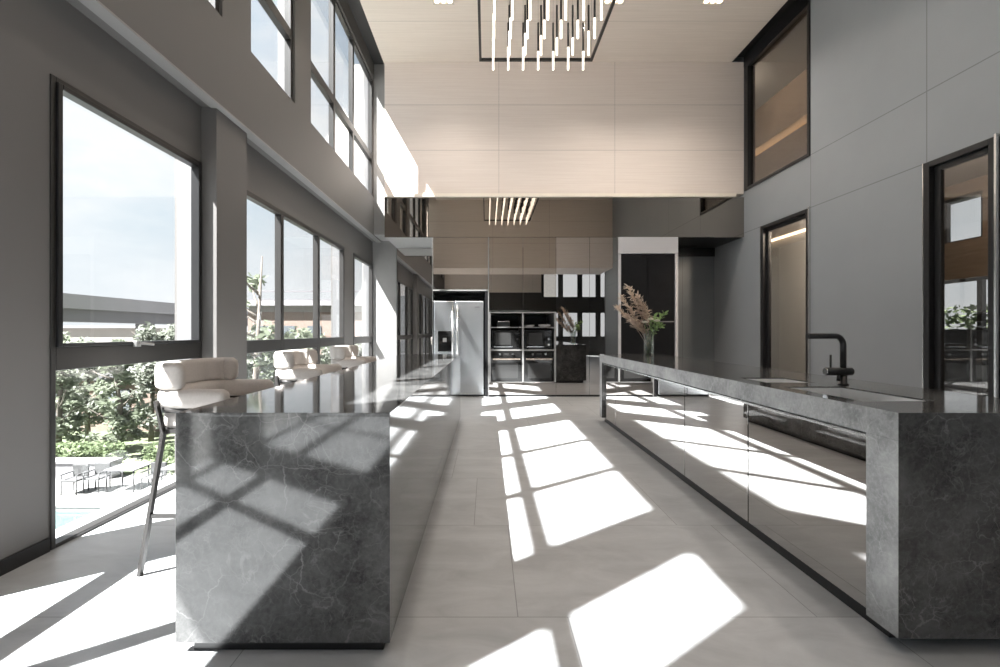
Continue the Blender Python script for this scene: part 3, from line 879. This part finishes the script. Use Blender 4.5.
    hb = obj('door_handle', B(xm + .2, xb - .065, D1 - .004, D1 + .012, 1.385, 1.40), M['alu'], t)
    obj('carcass', B(xa + .05, xb - .05, D1 + .036, YB, .03, 2.65), M['black'], t)
    obj('plinth', B(xa + .05, xb - .05, D1 + .05, YB, 0, .03), M['black'], t)
far_units()

# ------------------------------------------------------------------ vase and flowers
VX, VY = 2.085, 6.08
def flowers():
    z = .9
    t = thing('flower_vase', 'tall clear glass vase on the far end of the sink island', 'vase', (VX, VY, z))
    r = .062; hgt = .33
    obj('vase_body', MB().lathe([(0, 0), (r, 0), (r, hgt), (r - .006, hgt), (r - .006, .02), (0, .02)], (VX, VY, z), 28), M['clear'], t)
    obj('water', MB().lathe([(0, .021), (r - .008, .021), (r - .008, .16), (0, .16)], (VX, VY, z), 24), M['clear'], t)
    R = random.Random(3)
    def curve(a, b, bend, n=7):
        a, b = Vector(a), Vector(b); c = (a + b) / 2 + Vector(bend)
        return [((1 - q) ** 2 * a + 2 * q * (1 - q) * c + q * q * b) for q in [i / n for i in range(n + 1)]]
    pl = [((-.40, -.02, .60), 'dried plume stem reaching farthest left out of the vase'), ((-.24, .03, .86), 'tallest dried plume stem in the vase'),
          ((-.14, -.03, .74), 'upright dried plume stem right of the tallest plume'), ((-.33, .03, .74), 'upper left dried plume stem over the vase'),
          ((-.27, -.04, .50), 'lower left dried plume stem over the vase'), ((-.06, -.02, .62), 'short dried plume stem at the middle of the bunch'),
          ((-.13, .0, .42), 'lowest dried plume stem drooping beside the rim')]
    for (dx, dy, dz), lab in pl:
        o = thing('dried_plume', lab, 'dried flower', (VX, VY, z + .03), 'dried plumes in the vase')
        path = curve((VX + .02, VY, z + .03), (VX + dx, VY + dy, z + dz), (.05, 0, .06))
        obj('stem', MB().tube(path, .0025, 6), M['plume'], o)
        h = MB()
        for q in range(150):
            f_ = .55 + .5 * R.random(); i = min(len(path) - 2, int(f_ * (len(path) - 1))); 
            ff = f_ * (len(path) - 1) - i
            p = path[i].lerp(path[i + 1], ff)
            d = Vector((R.uniform(-1, 1) - .5, R.uniform(-1, 1), R.uniform(-.3, 1.0))).normalized() * R.uniform(.03, .095)
            w_ = d.cross(Vector((R.uniform(-1, 1), R.uniform(-1, 1), 1))).normalized() * .006
            h.add([p - w_, p + w_, p + d * .7 + w_ * .9, p + d, p + d * .7 - w_ * .9], [(0, 1, 2, 3, 4)])
        obj('plume_head', h, M['plume'], o)
    lf = [((.20, -.02, .55), 'leafy green stem reaching farthest right from the vase'), ((.12, .03, .48), 'leafy green stem right of centre in the vase'),
          ((.05, -.04, .50), 'upright leafy green stem in the vase'), ((.15, -.03, .40), 'lowest leafy green stem over the vase rim')]
    for (dx, dy, dz), lab in lf:
        o = thing('leafy_stem', lab, 'foliage', (VX, VY, z + .03), 'green stems in the vase')
        path = curve((VX - .02, VY, z + .03), (VX + dx, VY + dy, z + dz), (-.03, 0, .06))
        obj('stem', MB().tube(path, .003, 6), M['stem'], o)
        h = MB()
        for q in range(16):
            f_ = .6 + .4 * R.random(); i = min(len(path) - 2, int(f_ * (len(path) - 1)))
            p = path[i].lerp(path[i + 1], f_ * (len(path) - 1) - i)
            d = Vector((R.uniform(-.6, 1), R.uniform(-1, 1), R.uniform(-.5, .9))).normalized() * R.uniform(.05, .09)
            w_ = d.cross(Vector((R.uniform(-1, 1), R.uniform(-1, 1), 1))).normalized() * .016
            up = Vector((0, 0, .006))
            h.add([p, p + d * .35 + w_, p + d * .75 + w_ * .8, p + d, p + d * .75 - w_ * .8, p + d * .35 - w_, p + d * .5 + up], [(0, 1, 6), (1, 2, 6), (2, 3, 6), (3, 4, 6), (4, 5, 6), (5, 0, 6)], True)
        obj('leaf', h, M['leaf'], o)['kind'] = 'stuff'
    for (dx, dy, dz), lab in [((-.02, -.12, .46), 'cream rose low at the centre of the vase'), ((.06, -.12, .44), 'cream rose right of centre in the vase'), ((-.085, -.11, .42), 'cream rose left of centre in the vase')]:
        o = thing('cream_rose', lab, 'flower', (VX, VY, z + .03), 'cream roses in the vase')
        path = curve((VX, VY, z + .03), (VX + dx, VY + dy, z + dz), (0, 0, .02))
        obj('stem', MB().tube(path, .003, 6), M['stem'], o)
        h = MB(); c = path[-1]
        for ring, (rr, n_, tilt) in enumerate(((.014, 4, .2), (.028, 5, .6), (.040, 6, 1.0))):
            for q in range(n_):
                a = 2 * math.pi * (q + ring * .4) / n_; d = Vector((math.cos(a), math.sin(a), 0)); s = Vector((-d.y, d.x, 0)) * rr * .8
                h.add([c - Vector((0, 0, .012)), c + d * rr * .7 - s, c + d * rr + Vector((0, 0, .028 - .012 * tilt)), c + d * rr * .7 + s], [(0, 1, 2), (0, 2, 3)], True)
        obj('blossom', h, M['petal'], o)
flowers()

# ------------------------------------------------------------------ chandelier and downlights
def chandelier():
    x0, x1, y0, y1, zf = -.115, 1.555, .55, 6.97, 5.21
    t = thing('chandelier', 'long black framed chandelier of hanging rods with lit tips', 'chandelier', ((x0 + x1) / 2, (y0 + y1) / 2, ZC))
    f = MB(); w_ = .035
    f.box(x0, x1, y1 - w_, y1, zf - .02, zf + .02).box(x0, x1, y0, y0 + w_, zf - .02, zf + .02)
    f.box(x0, x0 + w_, y0 + w_, y1 - w_, zf - .02, zf + .02).box(x1 - w_, x1, y0 + w_, y1 - w_, zf - .02, zf + .02)
    obj('frame', f, M['rod'], t, bevel=.003)
    for a in (x0 + w_ / 2, x1 - w_ / 2):
        for b in (y0 + w_ / 2, (y0 + y1) / 2, y1 - w_ / 2):
            obj('suspension_wire', MB().tube([(a, b, zf + .02), (a, b, ZC)], .0018, 6), M['rod'], t)
    R = random.Random(11)
    rows, cols_ = 17, 7
    rest_d = MB(); rest_l = MB(); n = 0
    for r in range(rows):
        y = 6.75 - .36 * r
        for c in range(cols_):
            x = .088 + .2145 * c
            zt = 4.95; L = R.choice((.23, .26, .29, .32)); top = 5.62
            dk = MB().tube([(x, y, zt + L), (x, y, top)], .0135, 10).tube([(x, y, top), (x, y, ZC)], .0012, 4)
            li = MB().tube([(x, y, zt), (x, y, zt + L)], .014, 10)
            if n < 98:
                d = obj('rod', dk, M['rod'], t); obj('light_tip', li, M['lit'], d)
            else:
                rest_d.add(dk.v, dk.f); rest_l.add(li.v, li.f)
            n += 1
    d = obj('rod', rest_d, M['rod'], t); d['kind'] = 'stuff'
    d = obj('light_tip', rest_l, M['lit'], t); d['kind'] = 'stuff'
chandelier()

def downlight(x, y, label, power=105):
    t = thing('ceiling_downlight', label, 'ceiling light', (x, y, ZC - .02), 'three lamp downlights in the beige ceiling')
    f = MB()
    f.box(x - .16, x + .16, y - .065, y - .05, ZC - .012, ZC).box(x - .16, x + .16, y + .05, y + .065, ZC - .012, ZC)
    f.box(x - .16, x - .148, y - .05, y + .05, ZC - .012, ZC).box(x + .148, x + .16, y - .05, y + .05, ZC - .012, ZC)
    obj('trim_frame', f, M['white_trim'], t)
    for k_ in (-1, 0, 1):
        obj('lamp', MB().lathe([(0, -.004), (.022, -.004), (.034, -.010), (.037, -.001)], (x + k_ * .098, y, ZC), 18), M['lamp'], t)
    l = bpy.data.lights.new('downlight_lamp', 'SPOT'); l.energy = power; l.color = (1, .90, .80); l.spot_size = math.radians(125); l.spot_blend = .8; l.shadow_soft_size = .12
    lo = bpy.data.objects.new('downlight_lamp', l); COL.objects.link(lo); lo.parent = t; lo.location = (0, 0, -.01)
downlight(-.66, 7.14, 'triple downlight left of the chandelier')
downlight(1.92, 7.14, 'triple downlight right beside the chandelier frame')
downlight(3.42, 7.14, 'triple downlight nearest the high internal window')
for y_ in (4.3, 1.5):  # two more rows out of view, added to brighten the interior
    for x_, side in ((-.66, 'left of the chandelier'), (1.92, 'beside the right edge of the chandelier'), (3.42, 'on the side of the grey wall')):
        downlight(x_, y_, 'added unseen fill downlight %s, %s' % (side, 'over the middle of the islands' if y_ > 3 else 'over the near ends of the islands'), 55 if y_ > 3 else 18)

# ------------------------------------------------------------------ outdoors
GZ = -4.0
def gp(u, v): 
    Y = F * (H - GZ) / (v - 332); return ux(u, Y), Y
g = MB()
g.box(-160, -22, -60, 300, GZ - .4, GZ).box(-10.3, XO, -60, 300, GZ - .4, GZ).box(-22, -10.3, -60, 3, GZ - .4, GZ).box(-22, -10.3, 14.0, 300, GZ - .4, GZ)
g.box(-22, -10.3, 3, 14.0, GZ - .5, GZ - .45)
g.box(XO, 40, -60, -7.3, GZ - .4, GZ).box(9.3, 60, -60, 80, GZ - .4, GZ)
struct('ground', g, M['paving'])
struct('ground_lawn', B(-60, -5, 17.2, 60, GZ, GZ + .02), M['lawn'])
struct('wall_below', B(XO, 9.2, -7.2, 13.2, GZ, -.25), M['ext'])
p = obj('swimming_pool', B(-22, -10.3, 3, 14.0, GZ - .44, GZ - .1), M['water']); tag(p, 'turquoise swimming pool below the first window', 'pool')
c = MB().box(-10.32, -9.8, 2.6, 14.45, GZ, GZ + .04).box(-22.3, -10.32, 13.98, 14.45, GZ, GZ + .04)
p = obj('pool_coping', c, M['coping']); tag(p, 'pale stone coping along the swimming pool edge', 'kerb')

# overpass
t = thing('overpass', 'concrete road overpass on the skyline outside the first window', 'bridge', (-53, 80, GZ))
obj('parapet', B(-56, -51, 5, 260, 4.1, 5.9), M['concrete'], t)
obj('girder', B(-55.2, -52.0, 5, 260, 2.5, 4.1), M['concrete_d'], t)
for y_ in (30, 52, 74, 96, 118, 140):
    obj('pier', B(-54.4, -52.8, y_ - 1, y_ + 1, GZ, 2.5), M['concrete_d'], t)

# low brick house behind the terrace and a taller block farther away
def windows_on(t, x0, x1, y, z, w_, h_, step):
    x = x0
    while x + w_ <= x1:
        o = obj('house_window', B(x, x + w_, y - .06, y, z, z + h_), M['win_dark'], t)
        x += step
t = thing('garden_house', 'low orange brown brick house beyond the terrace', 'house', (-19, 23, GZ))
obj('wall', B(-30, -12, 24.6, 31, GZ, -1.3), M['brick'], t)
obj('roof', B(-30.6, -11.4, 24.3, 31.6, -1.3, -.9), M['roof'], t)
windows_on(t, -28.5, -13, 24.6, GZ + .7, 1.2, 1.5, 2.9)
t = thing('apartment_block', 'pale apartment block seen through the middle window', 'building', (-15, 41, GZ))
obj('wall', B(-19.2, -5.5, 38, 46, GZ, 3.3), M['far_w'], t)
obj('brick_band', B(-19.2, -5.5, 37.9, 38, -.6, 2.8), M['brick'], t)
obj('roof', B(-19.6, -5, 37.4, 46.5, 3.3, 3.7), M['concrete'], t)
obj('roof_railing', MB().box(-19.6, -5, 37.4, 37.5, 4.35, 4.5).box(-19.6, -5, 37.42, 37.48, 3.7, 3.8), M['concrete_d'], t)
windows_on(t, -18.6, -6.5, 37.9, .2, 1.1, 1.5, 2.1)
windows_on(t, -18.6, -6.5, 37.9, -3.2, 1.1, 1.5, 2.1)
t = thing('distant_warehouse', 'pale flat roofed building under the overpass', 'building', (-95, 123, GZ))
obj('wall', B(-125, -78, 118, 128, GZ, 2.2), M['far_w'], t); obj('roof', B(-126, -77, 117, 129, 2.2, 2.7), M['concrete'], t)
# terrace on the far side of the house, seen through the timber room
struct('ground_terrace', B(9.2, 24, 0, 30, -.35, -.06), M['dark_soffit'])

def tree(x, y, h, rad, label, mat, seed, n=1500, sparse=False, low_=.12):
    R = random.Random(seed)
    t = thing('garden_tree', label, 'tree', (x, y, GZ), 'trees in the garden outside')
    tr = MB().tube([(x, y, GZ), (x + R.uniform(-.1, .1), y, GZ + h * .45), (x + R.uniform(-.2, .2), y + R.uniform(-.2, .2), GZ + h * .92)], [.12, .09, .02], 8)
    tips = []
    for k_ in range(14 if sparse else 9):
        a = R.uniform(0, 6.28); z = GZ + h * R.uniform(low_ + .1, .85)
        l = rad * R.uniform(.5, .95); e_ = (x + math.cos(a) * l, y + math.sin(a) * l, min(z + l * R.uniform(.3, .9), GZ + h))
        tr.tube([(x, y, z), ((x + e_[0]) / 2, (y + e_[1]) / 2, z + (e_[2] - z) * .35), e_], [.045, .03, .008], 5); tips.append(Vector(e_))
    obj('trunk', tr, M['bark'], t)
    cl = [(tp, rad * R.uniform(.18, .3)) for tp in tips] if sparse else []
    if not sparse:
        for k_ in range(36):
            q = R.random() ** .8; a = R.uniform(0, 6.28); rr = rad * (1 - .55 * q) * math.sqrt(R.random())
            cl.append((Vector((x + math.cos(a) * rr, y + math.sin(a) * rr, GZ + h * (low_ + (.95 - low_) * q))), rad * R.uniform(.22, .4)))
    f = MB()
    for k_ in range(n):
        c_, cr = R.choice(cl)
        d = Vector((R.gauss(0, 1), R.gauss(0, 1), R.gauss(0, .75))).normalized() * cr * R.random() ** .4
        p_ = c_ + d; s = R.uniform(.08, .19)
        a = Vector((R.uniform(-1, 1), R.uniform(-1, 1), R.uniform(-.6, .6))).normalized(); b = a.cross(Vector((R.uniform(-1, 1), R.uniform(-1, 1), R.uniform(-1, 1)))).normalized()
        f.add([p_ - a * s, p_ + b * s * .45, p_ + a * s, p_ - b * s * .45], [(0, 1, 2, 3)])
    obj('foliage', f, mat, t)
def at_u(u, Y): return ux(u, Y)
T = [(58, 19.4, 5.3, 1.3, 'bushy tree at the left edge of the first window', 'foliage_a'),
     (88, 22.4, 4.9, 1.2, 'round tree farther back, left of centre in the first window', 'foliage_b'),
     (118, 19.4, 4.9, 1.1, 'tree in the middle of the first window above the patio table', 'foliage_a'),
     (151, 22.4, 5.6, 1.15, 'tree behind the nearest bar stool', 'foliage_b'),
     (184, 19.4, 5.6, 1.05, 'tall tree at the right jamb of the first window', 'foliage_b'),
     (252, 15.5, 5.2, 1.35, 'dense tree at the left of the triple window', 'foliage_b'),
     (277, 19.6, 5.0, 1.4, 'pale tree left of the middle pane of the triple window', 'foliage_a'),
     (306, 23.4, 5.4, 1.5, 'bushy tree in the middle pane of the triple window', 'foliage_a'),
     (332, 27.6, 5.0, 1.6, 'tree in the right pane of the triple window', 'foliage_b'),
     (362, 32.0, 4.8, 1.7, 'tree seen in the last narrow window', 'foliage_a')]
for i, (u, Y, h, rad, lab, m_) in enumerate(T):
    tree(at_u(u, Y), Y, h, rad, lab, M[m_], 20 + i, n=2400)
tree(at_u(258, 13.0), 13.0, 7.9, 1.0, 'sparse thin tree rising highest in the triple window', M['foliage_a'], 55, n=260, sparse=True, low_=.4)
def hedge(x0, x1, y0, y1, h, label, seed, gz=GZ, n=None):
    R = random.Random(seed); f = MB()
    for k_ in range(n or int(2200 * (x1 - x0) / 6)):
        p_ = Vector((R.uniform(x0, x1), R.uniform(y0, y1), gz + .03 + (h - .03) * R.random() ** .6)); s = R.uniform(.05, .12)
        a = Vector((R.uniform(-1, 1), R.uniform(-1, 1), R.uniform(-.6, .6))).normalized(); b = a.cross(Vector((R.uniform(-1, 1), R.uniform(-1, 1), R.uniform(-1, 1)))).normalized()
        f.add([p_ - a * s, p_ + b * s * .45, p_ + a * s, p_ - b * s * .45], [(0, 1, 2, 3)])
    o = obj('garden_hedge', f, M['hedge']); tag(o, label, 'hedge')
hedge(-17.6, -13.6, 17.4, 17.95, 1.05, 'clipped green hedge above the stone planter wall', 5)
hedge(-12.6, -9.6, 17.1, 17.9, 1.0, 'green hedge behind the patio tables', 6)
o = obj('terrace_wall', MB().box(10.4, 10.6, 5, 16, -.06, 1.2).box(10.35, 10.65, 5, 16, 1.2, 1.26), M['lobby']); tag(o, 'dark terrace wall seen through the near glass door', 'wall')
hedge(11.5, 12.6, 8.0, 15.0, 1.9, 'tall hedge on the dark terrace seen through the near glass door', 8, -.06, 2600)
w_ = MB().box(-17.8, -13.3, 16.7, 17.2, GZ, GZ + .55).box(-17.8, -13.3, 16.65, 17.25, GZ + .55, GZ + .62)
o = obj('planter_wall', w_, M['concrete']); tag(o, 'low grey stone planter wall beside the pool terrace', 'planter')

def patio_chair(x, y, label):
    t = thing('patio_chair', label, 'chair', (x, y, GZ), 'patio chairs on the pool terrace')
    obj('seat', B(x - .26, x + .26, y - .26, y + .26, GZ + .42, GZ + .48), M['patio'], t, bevel=.02)
    obj('backrest', MB().box(x - .26, x + .26, y + .20, y + .26, GZ + .48, GZ + .86), M['patio'], t, bevel=.02)
    for sx in (-1, 1):
        obj('armrest', B(x + sx * .26 - .02, x + sx * .26 + .02, y - .24, y + .24, GZ + .62, GZ + .66), M['patio'], t)
        for sy in (-1, 1):
            obj('leg', MB().tube([(x + sx * .24, y + sy * .23, GZ), (x + sx * .24, y + sy * .23, GZ + .64)], .02, 8), M['patio'], t)
    return t
def patio_table(x, y, label):
    t = thing('patio_table', label, 'table', (x, y, GZ), 'patio tables on the pool terrace')
    obj('table_top', B(x - .5, x + .5, y - .4, y + .4, GZ + .70, GZ + .74), M['concrete_d'], t, bevel=.01)
    for sx in (-1, 1):
        for sy in (-1, 1):
            obj('leg', MB().tube([(x + sx * .44, y + sy * .34, GZ), (x + sx * .44, y + sy * .34, GZ + .70)], .025, 8), M['patio'], t)
    return t
x, y = gp(75, 493); c1 = patio_chair(x, y, 'patio chair nearest the pool corner, left of the table')
x, y = gp(97, 491); copy_tree(c1, (x, y, GZ), 'patio chair drawn up to the left side of the table')
x, y = gp(154, 490); copy_tree(c1, (x, y, GZ), 'patio chair on the right side of the first patio table')
x, y = gp(128, 489); tb = patio_table(x, y, 'pale patio table between the chairs, nearest the pool')
x, y = gp(182, 488); copy_tree(tb, (x, y, GZ), 'pale patio table to the right of the stool leg')

# ------------------------------------------------------------------ light
sun = bpy.data.lights.new('sun', 'SUN'); sun.energy = 20.0
sun.angle = math.radians(.7); sun.color = (1, .98, .955)
so = bpy.data.objects.new('sun', sun); COL.objects.link(so)
so.rotation_euler = Vector((1, .75, -1.785)).to_track_quat('-Z', 'Y').to_euler()
so.location = (-20, -15, 30)

wd = bpy.data.worlds.new('sky'); S.world = wd; wd.use_nodes = True
nt = wd.node_tree; bg = nt.nodes['Background']
co = nd(nt, 'ShaderNodeTexCoord').outputs['Generated']
sp = nd(nt, 'ShaderNodeSeparateXYZ'); nt.links.new(co, sp.inputs[0])
grad = ramp(nt, sp.outputs[2], [(0.0, (.92, .95, .98)), (.2, (.82, .91, .98)), (.7, (.55, .72, .94))])
cl = noise(nt, mapping(nt, co, scale=(1, 1, 2.6)), 2.6, 7, .6)
cf = ramp(nt, cl, [(.36, 0.0), (.60, 1.0)])
nt.links.new(mixc(nt, cf, grad, (1.05, 1.06, 1.08)), bg.inputs[0])
bg.inputs[1].default_value = .42

# ------------------------------------------------------------------ render look
S.view_settings.view_transform = 'Standard'; S.view_settings.look = 'None'
S.view_settings.gamma = 1.0; S.view_settings.use_curve_mapping = False
S.view_settings.exposure = 1.3
S.cycles.use_denoising = True
S.cycles.max_bounces = 14; S.cycles.diffuse_bounces = 6; S.cycles.glossy_bounces = 8
S.cycles.transparent_max_bounces = 24; S.cycles.transmission_bounces = 8
S.cycles.caustics_reflective = False; S.cycles.caustics_refractive = False
S.cycles.sample_clamp_indirect = 6.0
